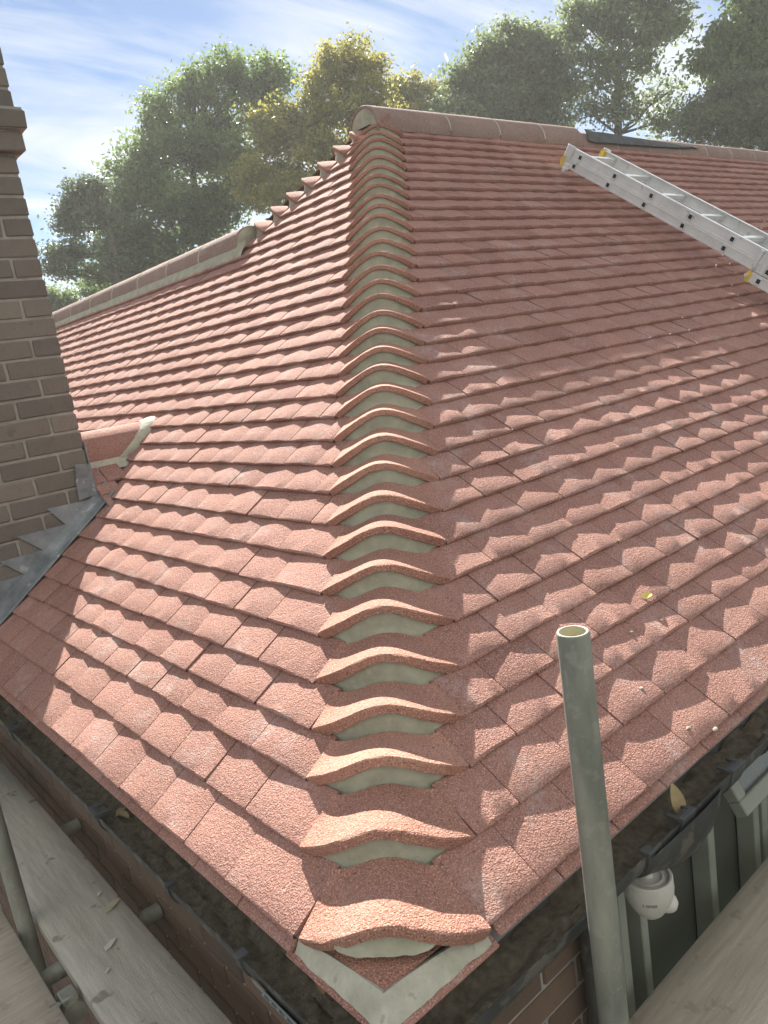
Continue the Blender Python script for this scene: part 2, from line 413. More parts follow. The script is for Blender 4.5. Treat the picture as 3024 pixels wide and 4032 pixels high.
# corner under the lowest hip tile: mortar crescent, under-tile and mortar fillets
mb = MB()
pts = []
for u in np.linspace(-.5, .5, 25):
    p = hipcurve(0, HA, HB, u); w = (1-(u/.52)**2)
    tp = p + np.array([.006, .006, -.012]); nz = mnoise.noise(Vector((u*9, 2, 0)))*.003
    lo_ = np.array([p[0]-.002+nz, p[1]-.002+nz, p[2]-.014-.040*max(w, 0)**.7])
    pts.append([tp, tp*.5+lo_*.5 + np.array([.003, .003, 0]), lo_, lo_ + np.array([.01, .01, -.012])])
mb.grid(pts); mb.build('mortar_bed', M_MORT, house, smooth=True, fix=False)
mb = MB(); z0 = -.006                                     # red under-tile, a flat arris
mb.poly([(.021, .027, z0), (.20, .020, z0+.004), (.13, .13, z0+.012), (.014, .21, z0+.004)], .4)
mb.build('under_tile', M_BON, house)
mb = MB()                                                 # mortar fillets along both eaves
n = 21; rA = []; rB = []
for k in range(n):
    q = k/(n-1); nz = mnoise.noise(Vector((q*6, 1.3, 0)))*.004; nb = mnoise.noise(Vector((q*17, 4.3, 0)))*.003
    y = .222*(1-q)+.027*q; yb = .225*(1-q) - .006*q
    rA.append([(.012+.02*q**.6, y+.006*q, z0-.002-.013*(1-q)**2), (.006+.015*q**.6+nz*.3, y, z0+.003-.013*(1-q)**2), (.008+nz*.5, y*.75+yb*.25, -.014), (-.005+nz, yb+.0*q, -.037+nb)])
    q2 = 1-q; x = .208*q+.021*q2; xb = .212*q - .006*q2; nz = mnoise.noise(Vector((q*6, 7.3, 0)))*.004
    rB.append([(x+.006*q2, .014+.02*q2**.6, z0-.002-.013*q**2), (x, .006+.018*q2**.6+nz*.3, z0+.003-.013*q**2), (x*.75+xb*.25, .008+nz*.5, -.014), (xb, -.005+nz, -.037+nb)])
mb.grid(rA + rB); mb.build('mortar_fillet', M_MORT_P, house, smooth=True, fix=False, angle=50)
# eaves under-course along both eaves
mb = MB()
for right in (True, False):
    x = .0 if right else .0; e = 8.6 if right else 2.36
    while x < e:
        w_ = TW if x > .1 else .225
        dp = .085 if x > .1 else .016; off = (dp-.010)*.82
        zl = -.025 if x > .1 else -.043
        c = np.array([x + w_/2, off, zl+off*.6]) if right else np.array([off, x+w_/2+(.02 if x < .1 else 0), zl-.0003+off*.6])
        al = P0-.06
        R = np.array([[1, 0, 0], [0, math.cos(al), -math.sin(al)], [0, math.sin(al), math.cos(al)]]) if right else np.array([[0, math.cos(al), -math.sin(al)], [1, 0, 0], [0, math.sin(al), math.cos(al)]])
        mb.box(c, (w_/2-.0015, dp, .0055), R, float(rng.uniform(.2, .8)), bev=.002); x += w_
mb.build('eaves_course', M_TILE, house, fix=True)

# ---- ridge tiles
def half_round(parent, p0, p1, r, mt, name='ridge_tile', a0=-96, a1=96, th=.016, tint=.5, endcap=False):
    p0 = np.array(p0, float); p1 = np.array(p1, float); d = p1-p0; L = np.linalg.norm(d); d /= L
    side = np.cross(d, [0, 0, 1.]); side /= np.linalg.norm(side); up = np.cross(side, d)
    mb = MB(); A = np.radians(np.linspace(a0, a1, 25)); rows = []
    for q, rr in ((0., r-th), (0., r-.004), (.006/L, r-.0005), (.02/L, r), (.33, r+.0008), (.66, r), (1-.02/L, r), (1-.006/L, r-.0005), (1., r-.004), (1., r-th)):
        rows.append([p0 + d*L*q + (side*math.sin(a) + up*math.cos(a))*(rr + rng.normal(0, .0004)) for a in A])
    mb.grid(rows, tint); mb.grid([rows[-1], rows[0]], tint)
    for e in (0, -1): mb.grid([[r_[e] for r_ in rows[:-1]], [rows[0][e]*(1) for r_ in rows[:-1]]], tint)
    return mb.build(name, mt, parent, smooth=True, fix=True, angle=50)
RZ = 2.212-.125
def mortar_ring(o, p, d, r):
    """bead of pointing between two ridge tiles"""
    p = np.array(p, float); d = np.array(d, float); side = np.cross(d, [0, 0, 1.]); up = np.cross(side, d); mb = MB(); rows = []
    for a in np.radians(np.linspace(-94, 94, 25)):
        k = side*math.sin(a)+up*math.cos(a); j = 1 + .3*mnoise.noise(Vector((a*4, p[0], p[1])))
        rows.append([p - d*.006*j + k*(r-.004), p - d*.003*j + k*(r+.0015), p + d*.003*j + k*(r+.0015), p + d*.006*j + k*(r-.004)])
    mb.grid(rows); mb.build('mortar_joint', M_MORT_P, o, smooth=True, fix=False)
xs = [2.62, 3.203, 3.655, 4.112, 4.546]
for a, b in zip(xs[:-1], xs[1:]):
    o = half_round(house, (a+.002, H, RZ), (b-.002, H, RZ+.001), .125, M_RIDGE, a0=-106, a1=106, tint=float(rng.uniform(.3, .7)))
    if b < 4.5: mortar_ring(o, (b, H, RZ), (1, 0, 0), .125)
xs = [4.55, 4.99, 5.44, 5.89, 6.35, 6.80, 7.25, 7.70, 8.15, 8.6]
for a, b in zip(xs[:-1], xs[1:]):
    o = half_round(house, (a+.002, H, RZ-.024), (b-.002, H, RZ-.026+rng.normal(0, .003)), .122, M_RIDGE, a0=-104, a1=104, tint=float(rng.uniform(.2, .6)))
    mortar_ring(o, (b, H, RZ-.025), (1, 0, 0), .122)
WZ = 1.702-.122
xs = [3.27, 3.75, 4.219, 4.70, 5.19, 5.66, 6.13, 6.6, 7.07]
for a, b in zip(xs[:-1], xs[1:]):
    o = half_round(house, (WX, a+.002, WZ-.006*(a-3.27)), (WX, b-.002, WZ-.006*(b-3.27)), .122, M_RIDGE, tint=float(rng.uniform(.4, .8)))
    mortar_ring(o, (WX, b, WZ-.006*(b-3.27)), (0, 1, 0), .122)
# mortar packing under ridges, end plug
mb = MB(); r_ = []
for k, y in enumerate(np.linspace(3.18, 7.1, 60)):
    nz = mnoise.noise(Vector((y*3, 0, 0)))*.006; z = WZ-.006*(y-3.27)
    r_.append([(WX-.112, y, z+.02), (WX-.124-abs(nz)*.5, y, z-.01), (WX-.150+nz, y, zs(WX-.150)+.014), (WX-.165+nz, y, zs(WX-.165)-.002)])
mb.grid(r_); mb.build('ridge_mortar', M_MORT, house, smooth=True, fix=False)
mb = MB()
A = np.radians(np.linspace(-98, 98, 21)); ring = [(2.628, H+.112*math.sin(a), RZ+.112*math.cos(a)) for a in A]
ring2 = [(2.622, H+.06*math.sin(a), RZ+.02+.05*math.cos(a)) for a in A]
mb.grid([ring, ring2]); mb.poly(ring2); mb.build('ridge_end_mortar', M_MORT, house, smooth=True, fix=False)
mb = MB()
ring = [(WX+.115*math.sin(a), 3.272, WZ+.115*math.cos(a)) for a in A]; ring2 = [(WX+.07*math.sin(a), 3.262, WZ+.01+.06*math.cos(a)) for a in A]
mb.grid([ring, ring2]); mb.poly(ring2); mb.build('ridge_end_mortar', M_MORT, house, smooth=True, fix=False)
# back slopes (close the roof)
mb = MB()
apex = zs(H)-.01
mb.poly([(H, H, apex), (8.6, H, apex), (8.6, 2*H, -.0), (0.6, 2*H+1.5, -.0), (WX, 2*H-WX, zs(WX)-.01)])
mb.poly([(WX, 2*H-WX, zs(WX)-.01), (WX, 7.2, zs(WX)-.01), (2*WX, 7.2, 0), (2*WX, 2*H-WX, 0.2)])
mb.build('back_slope', M_TILE, house, fix=False)

# saddle roof behind the chimney
sad = MB()
o = half_round(house, (.52, 2.65, .60), (.955, 2.65, .60), .125, M_TILE, name='saddle_ridge_tile', tint=.55)
mb = MB(); r_ = []
for k, x in enumerate(np.linspace(.55, .86, 16)):
    nz = mnoise.noise(Vector((x*9, 2, 0)))*.004
    r_.append([(x, 2.532, .612), (x, 2.520-abs(nz), .590), (x, 2.506+nz, .572+nz), (x, 2.492+nz, .556)])
mb.grid(r_)
r_ = []
for a in np.radians(np.linspace(-95, 60, 20)):            # pointing where the tile dies into the slope
    y = 2.65 + math.sin(a)*.127; z = .60 + math.cos(a)*.127
    x = float(np.interp(z, Z[:20], S[:20])); nz = mnoise.noise(Vector((a*5, 3, 0)))*.005
    r_.append([(x-.045+nz, y, z+.001), (x-.022+nz, y-.004, z+.006), (x+.008+nz, y-.002, z+.012), (x+.03, y, z+.012)])
mb.grid(r_); mb.build('saddle_mortar', M_MORT_P, house, smooth=True, fix=False)
mb = MB()
for k in range(4):                                        # little tiled slope in front of the saddle ridge
    y1 = 2.488-.058*k; z1 = .556-.043*k
    al = math.radians(31)
    for q in range(3):
        xl = .5 + q*.165 - (.08 if k % 2 else 0); xr = min(xl+.163, float(np.interp(z1-.02, Z[:20], S[:20]))+.012)
        xl = max(xl, .607)
        if xr > xl+.02:
            R = np.array([[1, 0, 0], [0, math.cos(al), -math.sin(al)], [0, math.sin(al), math.cos(al)]])
            mb.box(((xl+xr)/2, y1-.02, z1-.012), ((xr-xl)/2-.001, .055, .0062), R, float(rng.uniform(.2, .7)), bev=.002)
mb.build('saddle_slope', M_TILE, house)

# ---- chimney
ch = empty('chimney', (.13, 2.8, .3), None, None); ch.parent = house; ch.matrix_parent_inverse = house.matrix_world.inverted()
ch['label'] = 'brown brick chimney stack with lead flashing'
CX0, CX1, CY0, CY1 = -.30, .600, 2.42, 3.095
core = MB(); bri = MB()
zc = .0 - 4*.075; k = 0; TOPZ = 2.95
while zc < TOPZ:
    ov = 0.
    if 1.705 <= zc + .02 < 1.78: ov = .0
    zmid = zc+.0325
    if 1.78 < zmid < 1.865: ov = .032
    elif 1.865 < zmid < 1.945: ov = .050
    elif zmid >= 1.945: ov = .026
    x0, x1, y0, y1 = CX0-ov, CX1+ov, CY0-ov, CY1+ov
    core.box(((x0+x1)/2, (y0+y1)/2, zc+.0375), ((x1-x0)/2-.006, (y1-y0)/2-.006, .0375))
    tint = lambda: float(np.clip(rng.normal(.45, .25), 0, 1))
    for yf, sgn in ((y0, 1), (y1, -1)):
        x = x1; first = True
        while x > x0+.01:
            L_ = .1025 if (first and k % 2 == 0) else .215
            xa = max(x-L_, x0)
            if xa - x0 < .04: xa = x0
            bri.box(((xa+x)/2, yf+sgn*.05, zc+.0325), ((x-xa)/2, .05, .0325), None, tint(), bev=.0045)
            x = xa-.010; first = False
    for xf, sgn in ((x0, 1), (x1, -1)):
        y = y0+.1125
        while y < y1-.12:
            ya = min(y+.215, y1-.1125)
            bri.box((xf+sgn*.05, (ya+y)/2, zc+.0325), (.05, (ya-y)/2, .0325), None, tint(), bev=.0045); y = ya+.010
    zc += .075; k += 1
NVB = len(bri.v)
jit = rng.normal(0, .0011, (NVB, 3)); bri.v = [tuple(np.array(p)+j) for p, j in zip(bri.v, jit)]
core.build('mortar_core', M_BMORT, ch); bri.build('brickwork', M_BRICK, ch)
# stepped lead flashing on the front face, apron on the tiles and the corner piece
mb = MB(); yf = CY0-.0045
saw = [(CX1+.004, .462), (.40, .466), (.457, .388), (.27, .387), (.349, .312), (.187, .310), (.262, .237), (.09, .235), (.165, .162), (-.01, .160), (.06, .09), (-.1, .085), (-.1, -.12), (0, -.03)]
saw += [(x, zs(x)-.02) for x in (.1, .2, .3, .4, .5, CX1+.004)]
mb.prism(saw, 0, .004, lambda a, b, h: (a, yf-h, b))
mb.prism([(.530, .470), (CX1+.008, .478), (CX1+.006, .605), (.545, .615), (.533, .54)], 0, .004, lambda a, b, h: (a, yf-h-.0045, b))
mb.prism([(CY0-.006, .40), (CY0+.12, .45), (CY0+.12, .68), (CY0-.006, .70)], 0, .004, lambda a, b, h: (CX1+.003+h, a, b))
r_ = []
for x in np.linspace(-.05, .655, 44):                     # apron dressed over the tiles
    nz = mnoise.noise(Vector((x*8, 0, 0)))*.006; nz2 = mnoise.noise(Vector((x*11, 5, 0)))*.004
    z = zs(x) if x > 0 else x*.7
    yy = CY0-.010
    r_.append([(x, yy, z+.055), (x, yy-.004, z+.026+nz2), (x, yy-.03, z+.014+abs(nz2)*.6), (x, yy-.06+nz, z+.013+abs(nz)), (x, yy-.062+nz, z+.005)])
mb.grid(r_)
mb.build('lead_flashing', M_LEAD, ch, smooth=True, fix=True, angle=35)

# ---- walls, fascia, soffit
WL = .19; WR = .19
def brick_wall(mb, mc, along_x, c, a0, a1, z0, z1, skip=None):
    z = z0; k = 0
    while z < z1:
        a = a0 - (.1125 if k % 2 else 0)
        while a < a1:
            b0, b1 = max(a, a0), min(a+.215, a1)
            if b1-b0 > .02 and not (skip and skip(b0, b1, z)):
                t_ = float(np.clip(rng.normal(.7, .25), 0, 1))
                if along_x: mb.box(((b0+b1)/2, c+.04, z+.0325), ((b1-b0)/2, .04, .0325), None, t_, bev=.004)
                else: mb.box((c+.04, (b0+b1)/2, z+.0325), (.04, (b1-b0)/2, .0325), None, t_, bev=.004)
            a += .225
        z += .075; k += 1
WX0, WX1 = .80, 4.2                # window bay on the right wall
mb = MB()
brick_wall(mb, None, True, WR, WL, WX0, -2.95, -.13)
brick_wall(mb, None, False, WL, WR+.09, 5.2, -2.95, -.13)
mb.build('brickwork', M_BRICK_W, house)
mc = MB()
mc.box(((WL+WX0)/2+.004, WR+.10, -1.6), ((WX0-WL)/2-.002, .094, 1.47)); mc.box((WL+.10, 1.45, -1.6), (.094, 1.15, 1.47))
mc.box((WL+.104, 5.1, -1.6), (.092, 2.0, 1.47)); mc.box((6.4, WR+.10, -1.6), (2.2, .094, 1.47))
mc.box((2.5, WR+.13, -2.4), (1.72, .09, .7))
mc.build('wall', M_BMORT, house)
mb = MB(); mb.box((4.32, .078, -.105), (4.23, .010, .075)); mb.box((.078, 1.24, -.105), (.010, 1.17, .075)); 
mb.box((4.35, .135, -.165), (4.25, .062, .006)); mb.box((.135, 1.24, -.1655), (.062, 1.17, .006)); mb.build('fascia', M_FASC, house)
mb = MB()                                                 # grey eaves tray under the tails
for right in (True, False):
    L0, L1 = (.03, 8.6) if right else (.03, 2.40)
    pr = [(.05, -.022), (.022, -.034), (.014, -.066), (.0165, -.0665), (.025, -.036), (.05, -.0255)]
    fr = (lambda a, b, h: (h, a, b)) if right else (lambda a, b, h: (a, h, b))
    mb.prism(pr, L0, L1, fr)
mb.build('eaves_tray', M_GREYPL, house, smooth=False)

# ---- gutter
gut = empty('gutter', (-.01, -.01, -.1), None, None); gut.parent = house; gut.matrix_parent_inverse = house.matrix_world.inverted()
gut['label'] = 'black half round gutter full of silt'
GC = .010; GR = .056; GZ = -.089
def gprof(r=GR):
    A = np.radians(np.linspace(180, 360, 17)); return [(math.cos(a)*r, math.sin(a)*r) for a in A]
def trough(mb, right, l0, l1, r=GR, th=.0025, dz=0.):
    out = gprof(r); inn = gprof(r-th)
    ring = out + [(r-.001, .004), (r-th-.002, .004)] + inn[::-1] + [(-r+th, .004), (-r, .004)]
    fr = (lambda a, h: (h, GC-a*-1, 0)) 
    rows = []
    for h in (l0, l1):
        rows.append([((h, GC+a, GZ+dz+b) if right else (GC+a, h, GZ+dz+b)) for a, b in ring])
    ix = mb.grid(rows, closed=True)
mb = MB(); trough(mb, True, GC-GR, 8.6); trough(mb, False, GC-GR, 2.40)
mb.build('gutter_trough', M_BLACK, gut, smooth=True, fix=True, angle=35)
def rimclip(right, l, w, r=GR+.004, mt=None, prong=False):
    mb = MB(); A = np.radians(np.linspace(175, 300, 12)); rows = []
    for a in A:
        c_, s_ = math.cos(a), math.sin(a)
        q = [(l-w/2, r-.004), (l-w/2, r), (l+w/2, r), (l+w/2, r-.004)]
        rows.append([((h, GC+c_*rr, GZ+s_*rr) if right else (GC+c_*rr, h, GZ+s_*rr)) for h, rr in q])
    mb.grid(rows, closed=True)
    def bx(a, h, z, ea, eh, ez): mb.box((h, a, z) if right else (a, h, z), (eh, ea, ez) if right else (ea, eh, ez), bev=.0012)
    bx(GC-r+.008, l, GZ+.0075, .011, w/2, .0035)
    if prong:
        bx(GC-r+.018, l-w*.42, GZ+.010, .016, w*.10, .004); bx(GC-r+.018, l+w*.42, GZ+.010, .016, w*.10, .004); bx(GC-r+.002, l, GZ+.012, .006, w*.5, .004)
    mb.build('gutter_clip', M_CLIP if mt is None else mt, gut, smooth=False)
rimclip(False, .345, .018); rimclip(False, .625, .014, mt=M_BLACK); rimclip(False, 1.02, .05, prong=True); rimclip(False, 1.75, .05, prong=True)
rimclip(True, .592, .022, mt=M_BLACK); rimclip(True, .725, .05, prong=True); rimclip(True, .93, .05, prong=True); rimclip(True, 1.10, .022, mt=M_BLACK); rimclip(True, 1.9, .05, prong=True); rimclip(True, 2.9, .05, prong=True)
# running outlet: a deeper box round the trough
mb = MB(); rows = []
for h, rr, dp in ((.586, GR+.001, .0), (.590, GR+.007, .004), (.65, GR+.009, .028), (.72, GR+.011, .058), (.78, GR+.011, .070), (.83, GR+.009, .062), (.85, GR+.006, .04), (.862, GR+.001, .0)):
    ring = []
    for a in np.radians(np.linspace(180, 360, 17)):
        ring.append((h, GC+math.cos(a)*rr, GZ+math.sin(a)*(rr+dp)))
    rows.append(ring)
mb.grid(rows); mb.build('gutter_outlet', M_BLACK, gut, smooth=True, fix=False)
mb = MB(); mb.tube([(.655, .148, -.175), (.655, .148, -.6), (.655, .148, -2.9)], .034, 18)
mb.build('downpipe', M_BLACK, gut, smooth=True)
mb = MB(); 
# moulded corner piece with ribs on the left run near the corner
rows = []
for h in np.linspace(-.02, .30, 12):
    rows.append([(GC+math.cos(a)*(GR+.006), h, GZ+math.sin(a)*(GR+.006)) for a in np.radians(np.linspace(184, 262, 9))])
mb.grid(rows)
for h in np.arange(.20, .285, .022):
    pts = [(GC+math.cos(a)*(GR+.0075), h+.012*(q/8), GZ+math.sin(a)*(GR+.0075)) for q, a in enumerate(np.radians(np.linspace(195, 250, 8)))]
    mb.tube(pts, .0028, 6)
mb.build('gutter_angle', M_GREYPL, gut, smooth=True, fix=False)

# silt in the gutter (stuff), leaves and grit
def silt(right, l0, l1, n, mb):
    rows = []
    for h in np.linspace(l0, l1, n):
        r = []
        for q in np.linspace(-.94, .94, 9):
            z = GZ - .036 + .012*mnoise.noise(Vector((h*14, q*2.2, 1 if right else 5))) + .007*mnoise.noise(Vector((h*60, q*7, 3))) + .010*abs(q)
            a = q*math.sqrt(max(GR**2-(z-GZ)**2, 0))*.97
            r.append((h, GC+a, z) if right else (GC+a, h, z))
        rows.append(r)
    mb.grid(rows)
mb = MB(); silt(True, .0, 8.5, 500, mb); silt(False, .02, 2.38, 260, mb)
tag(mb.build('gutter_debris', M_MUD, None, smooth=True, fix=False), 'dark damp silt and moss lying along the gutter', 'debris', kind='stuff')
M_DEADLEAF = simple('dead_leaf', (.28, .20, .10), (.42, .33, .18), 40, .8, .001, 90)
M_YLEAF = simple('yellow_leaf', (.60, .46, .10), (.70, .58, .20), 40, .7, .001, 90)
def leaf(name, p, d, up, L, w, m, label, group=None, curl=.25, cat='leaf'):
    p = np.array(p, float); d = np.array(d, float); d /= np.linalg.norm(d); up = np.array(up, float); s = np.cross(d, up); s /= np.linalg.norm(s); up = np.cross(s, d)
    mb = MB(); top = []; 
    for q in np.linspace(0, 1, 9):
        ww = w*math.sin(math.pi*min(q*.93+.05, 1))**.8 + .0006
        c = p + d*L*q + up*(curl*L*math.sin(math.pi*q)*.5)
        top.append([c - s*ww + up*ww*.35, c, c + s*ww + up*ww*.35])
    mb.grid(top); mb.grid([[v - up*.0006 for v in r] for r in top], flip=True)
    mb.tube([p, p - d*L*.22 + up*.001], .0007, 5)
    return tag(mb.build(name, m, None, smooth=True, fix=False), label, cat, group)
leaf('dead_leaf', (.745, GC-.034, GZ-.012), (-.15, .12, .98), (-.6, -.75, .2), .075, .013, M_DEADLEAF, 'dry brown leaf standing upright in the right gutter', curl=.1)
leaf('fallen_leaf', (1.12, .262, zs(.262)-.004), (.9, -.15, .10), (0, -.5, .85), .036, .009, M_YLEAF, 'small yellow leaf lying on the right roof slope')
for k, (x, y, a, lab) in enumerate([(GC-.01, 1.02, .3, 'pale scrap of leaf in the left gutter below the double clip'), (GC+.006, .985, 1.9, 'pale scrap of leaf in the left gutter just nearer than the double clip'), (GC+.01, .20, 1.2, 'pale leaf scrap at the corner of the left gutter'), (GC-.015, .12, 2.6, 'largest pale leaf scrap at the gutter corner')]):
    leaf('dead_leaf', (x, y, GZ-.026), (math.cos(a), math.sin(a), .15), (0, 0, 1), .03+.006*k, .008, M_DEADLEAF, lab, 'leaf scraps in the left gutter')

# ---- windows of the right wall
win = empty('window', ((WX0+WX1)/2, WR, -1.0), None, None); win.parent = house; win.matrix_parent_inverse = house.matrix_world.inverted()
mb = MB()
mb.box(((WX0+WX1)/2, WR+.03, -.215), ((WX1-WX0)/2, .032, .030), bev=.003)
for x in (WX0+.018, 1.243, 1.505, 1.56, 2.3, 3.2, WX1-.03): mb.box((x, WR+.028, -.70), (.016, .028, .455), bev=.003)
for x in (.935, 1.275): mb.box((x, WR+.046, -.70), (.022, .014, .452), bev=.003)
mb.box((.905, WR+.028, -.70), (.014, .026, .453), bev=.003)
mb.box((1.70, WR+.026, -.70), (.11, .022, .452), bev=.003)
mb.box(((WX0+WX1)/2, WR+.029, -1.16), ((WX1-WX0)/2, .031, .032), bev=.003)
mb.build('frame', M_PVC, win)
mb = MB(); mb.box(((WX0+WX1)/2, WR+.062, -.69), ((WX1-WX0)/2-.01, .003, .46)); mb.build('pane', M_GLASS, win)
mb = MB(); mb.box(((WX0+WX1)/2, WR+.0, -1.215), ((WX1-WX0)/2+.02, .07, .02), bev=.004); mb.build('sill', M_PVC, win)
# top-hung light standing open
hinge = np.array([0, WR-.004, -.235]); al = math.radians(30)
dn = np.array([0, -math.sin(al), -math.cos(al)]); nn = np.array([0, -math.cos(al), math.sin(al)])
Rr = np.stack([np.array([1, 0, 0]), dn, nn], 1)
mb = MB(); cx, wx, hh = 1.40, .19, .20
for (dx, dd, ex, ed) in ((0, .02, wx, .02), (0, hh-.02, wx, .02), (-wx+.02, hh/2, .02, hh/2-.04), (wx-.02, hh/2, .02, hh/2-.04)):
    mb.box(hinge + np.array([cx+dx, 0, 0]) + dn*dd, (ex, ed, .018), Rr, bev=.003)
sash = mb.build('opening_light', M_PVC, win); sash['label'] = 'small top light standing open'
mb = MB(); mb.box(hinge + np.array([cx, 0, 0]) + dn*(hh/2), (wx-.03, hh/2-.03, .003), Rr); mb.build('pane', M_GLASS2, sash)
win['label'] = 'pale framed window below the right gutter'
# interior so glass is not see-through to nothing
# ---- white plastic lamp / sensor under the gutter
LP = np.array(CAM_P + ray(2548, 3452)*1.93)
lamp = empty('outdoor_lamp', tuple(LP), 'white plastic outdoor lamp with a ribbed round top under the right gutter', 'lamp')
mb = MB(); r0 = .050
mb.lathe([(.0, .014), (.012, .014), (.0125, .004), (.030, .003), (.0305, .006), (.034, .006), (.0345, .002), (.046, .001), (.047, .008), (.0515, .008), (.0535, .004), (.0535, -.006), (.0545, -.018), (.053, -.034), (.048, -.05), (.039, -.068), (.030, -.082), (.022, -.090), (.0, -.094)], LP, 36)
body = mb.build('housing', M_WHITE, lamp, smooth=True, fix=True, angle=50)
mb = MB(); off = np.array([.028, -.026, -.068])
mb.lathe([(.0, .022), (.012, .019), (.020, .010), (.023, 0.), (.020, -.012), (.011, -.020), (0, -.023)], LP+off, 20); mb.build('sensor_eye', M_WHITE, lamp, smooth=True)
mb = MB()
mb.lathe([(.0, .0155), (.0115, .0155), (.0115, .0140)], LP+np.array([-.012, .004, 0]), 20)
mb.build('cable_entry', M_DARK, lamp)
mb = MB()                                                 # faint worn lettering on the housing
vd = (CAM_P - LP); base = math.atan2(vd[1], vd[0])
for k, wdt in enumerate([.5, 0, .7, .8, .7, .8, .7, .7, .8]):
    if wdt == 0: continue
    a = base + (-.24+.062*k)
    for q in range(2):
        aa = a + (q-.5)*.026; R_ = [[math.cos(aa), -math.sin(aa), 0], [math.sin(aa), math.cos(aa), 0], [0, 0, 1]]
        mb.box(LP + np.array([math.cos(aa)*.0538, math.sin(aa)*.0538, -.031]), (.0006, .00045, .0032), R_)
    aa = a; R_ = [[math.cos(aa), -math.sin(aa), 0], [math.sin(aa), math.cos(aa), 0], [0, 0, 1]]
    mb.box(LP + np.array([math.cos(aa)*.0539, math.sin(aa)*.0539, -.031 + .0028*(k % 3-1)]), (.0006, .0008, .0005), R_)
mb.build('lettering', M_INK, lamp)
mb = MB(); mb.box(((LP[0]), (LP[1]+.03+WR)/2+.01, LP[2]+.006), (.022, max((WR-LP[1]-.03)/2, .01), .010), bev=.003); mb.build('wall_arm', M_WHITE, lamp)

# ------------------------------------------------------------------ scaffold
def board(right, c, w, l0, l1, z, mt, label, group, crack=True):
    mb = MB(); n = 60; rows = []
    hs = np.linspace(l0, l1, n)
    sec = [(-w/2, -.019), (-w/2, .0165), (-w/2+.003, .019), (-w*.2, .0195), (.0, .0195), (w*.2, .0195), (w/2-.003, .019), (w/2, .0165), (w/2, -.019)]
    for h in hs:
        d = .004*mnoise.noise(Vector((h*1.1, c*9, z)))
        rows.append([((h, c+a+d*.5, z+b+d*(1 if b > 0 else 0)) if right else (c+a+d*.5, h, z+b+d*(1 if b > 0 else 0))) for a, b in sec])
    ix = mb.grid(rows, closed=True); mb.f.append(ix[0]); mb.f.append(ix[-1][::-1])
    return tag(mb.build('scaffold_board', mt, None, smooth=True, fix=True, angle=40), label, 'scaffold board', group)
BZ = -.70
board(False, -.012, .225, -.9, 4.6, BZ, M_BOARD, 'grey weathered scaffold board running beside the left wall', 'scaffold boards round the eaves')
board(False, -.302, .225, -.9, 4.6, BZ-.002, M_BOARD2, 'brownish scaffold board outermost at the lower left corner', 'scaffold boards round the eaves')
board(True, .025, .225, .33, 7.5, BZ, M_BOARD2, 'brown dusty scaffold board below the right gutter and window', 'scaffold boards round the eaves')
M_STRIP = simple('pale_timber', (.40, .36, .24), (.48, .44, .31), 10, .9, .001, 50, streak=(6, 6, 1))
def standard(x, y, z0, z1, label):
    e = empty('scaffold_tube', (x, y, z0), label, 'scaffold tube', 'scaffold tubes')
    mb = MB(); n = 40; R = .0242
    rows = []
    prof = [(R, z0)] + [(R, z) for z in np.linspace(z0+.01, z1-.004, 14)] + [(R-.001, z1-.001), (R-.0018, z1), (R-.0042, z1), (R-.005, z1-.001)]
    mb.lathe(prof, (x, y, 0), n); mb.build('tube_wall', M_STEEL, e, smooth=True, fix=True, angle=60)
    mb = MB(); mb.lathe([(R-.005, z1-.001), (R-.0052, z1-.02), (R-.0052, z1-.5), (0, z1-.5)], (x, y, 0), n); mb.build('bore', M_STEEL_IN, e, smooth=True, fix=False)
    return e
TP = CAM_P + ray(2255, 2485)*1.165
standard(TP[0], TP[1], -3.0, TP[2], 'upright grey scaffold tube with an open top in front of the right slope')
q = ray(100, 3640); q = CAM_P + q*((BZ+.02-CAM_P[2])/q[2])
standard(-.157, q[1]+.0, -3.0, CAM_P[2]-.0, 'scaffold tube standing at the left edge between two boards')
def hor(name, p0, p1, label, r=.0242, group='scaffold tubes'):
    mb = MB(); mb.tube([p0, p1], r, 24); return tag(mb.build(name, M_STEEL, None, smooth=True), label, 'scaffold tube', group)
hor('scaffold_tube', (-.5, 2.23, BZ-.045), (.185, 2.23, BZ-.045), 'scaffold cross tube under the left board, farther of the two')
hor('scaffold_tube', (-.5, 1.49, BZ-.045), (.185, 1.49, BZ-.045), 'scaffold cross tube under the left board, nearer of the two')
cp = empty('scaffold_coupler', (-.157, 1.30, BZ-.04), 'steel scaffold coupler with a bolt in the gap between the left boards', 'coupler')
mb = MB(); mb.tube([(-.157, 1.27, BZ-.03), (-.157, 1.34, BZ-.03)], .031, 20); mb.box((-.157, 1.305, BZ+.005), (.022, .025, .012), bev=.004); mb.build('clamp', M_STEEL, cp, smooth=True)
mb = MB(); mb.tube([(-.185, 1.285, BZ+.012), (-.21, 1.285, BZ+.014)], .008, 6); mb.tube([(-.20, 1.285, BZ+.013), (-.16, 1.285, BZ+.01)], .004, 8); mb.build('bolt', M_STEEL, cp)
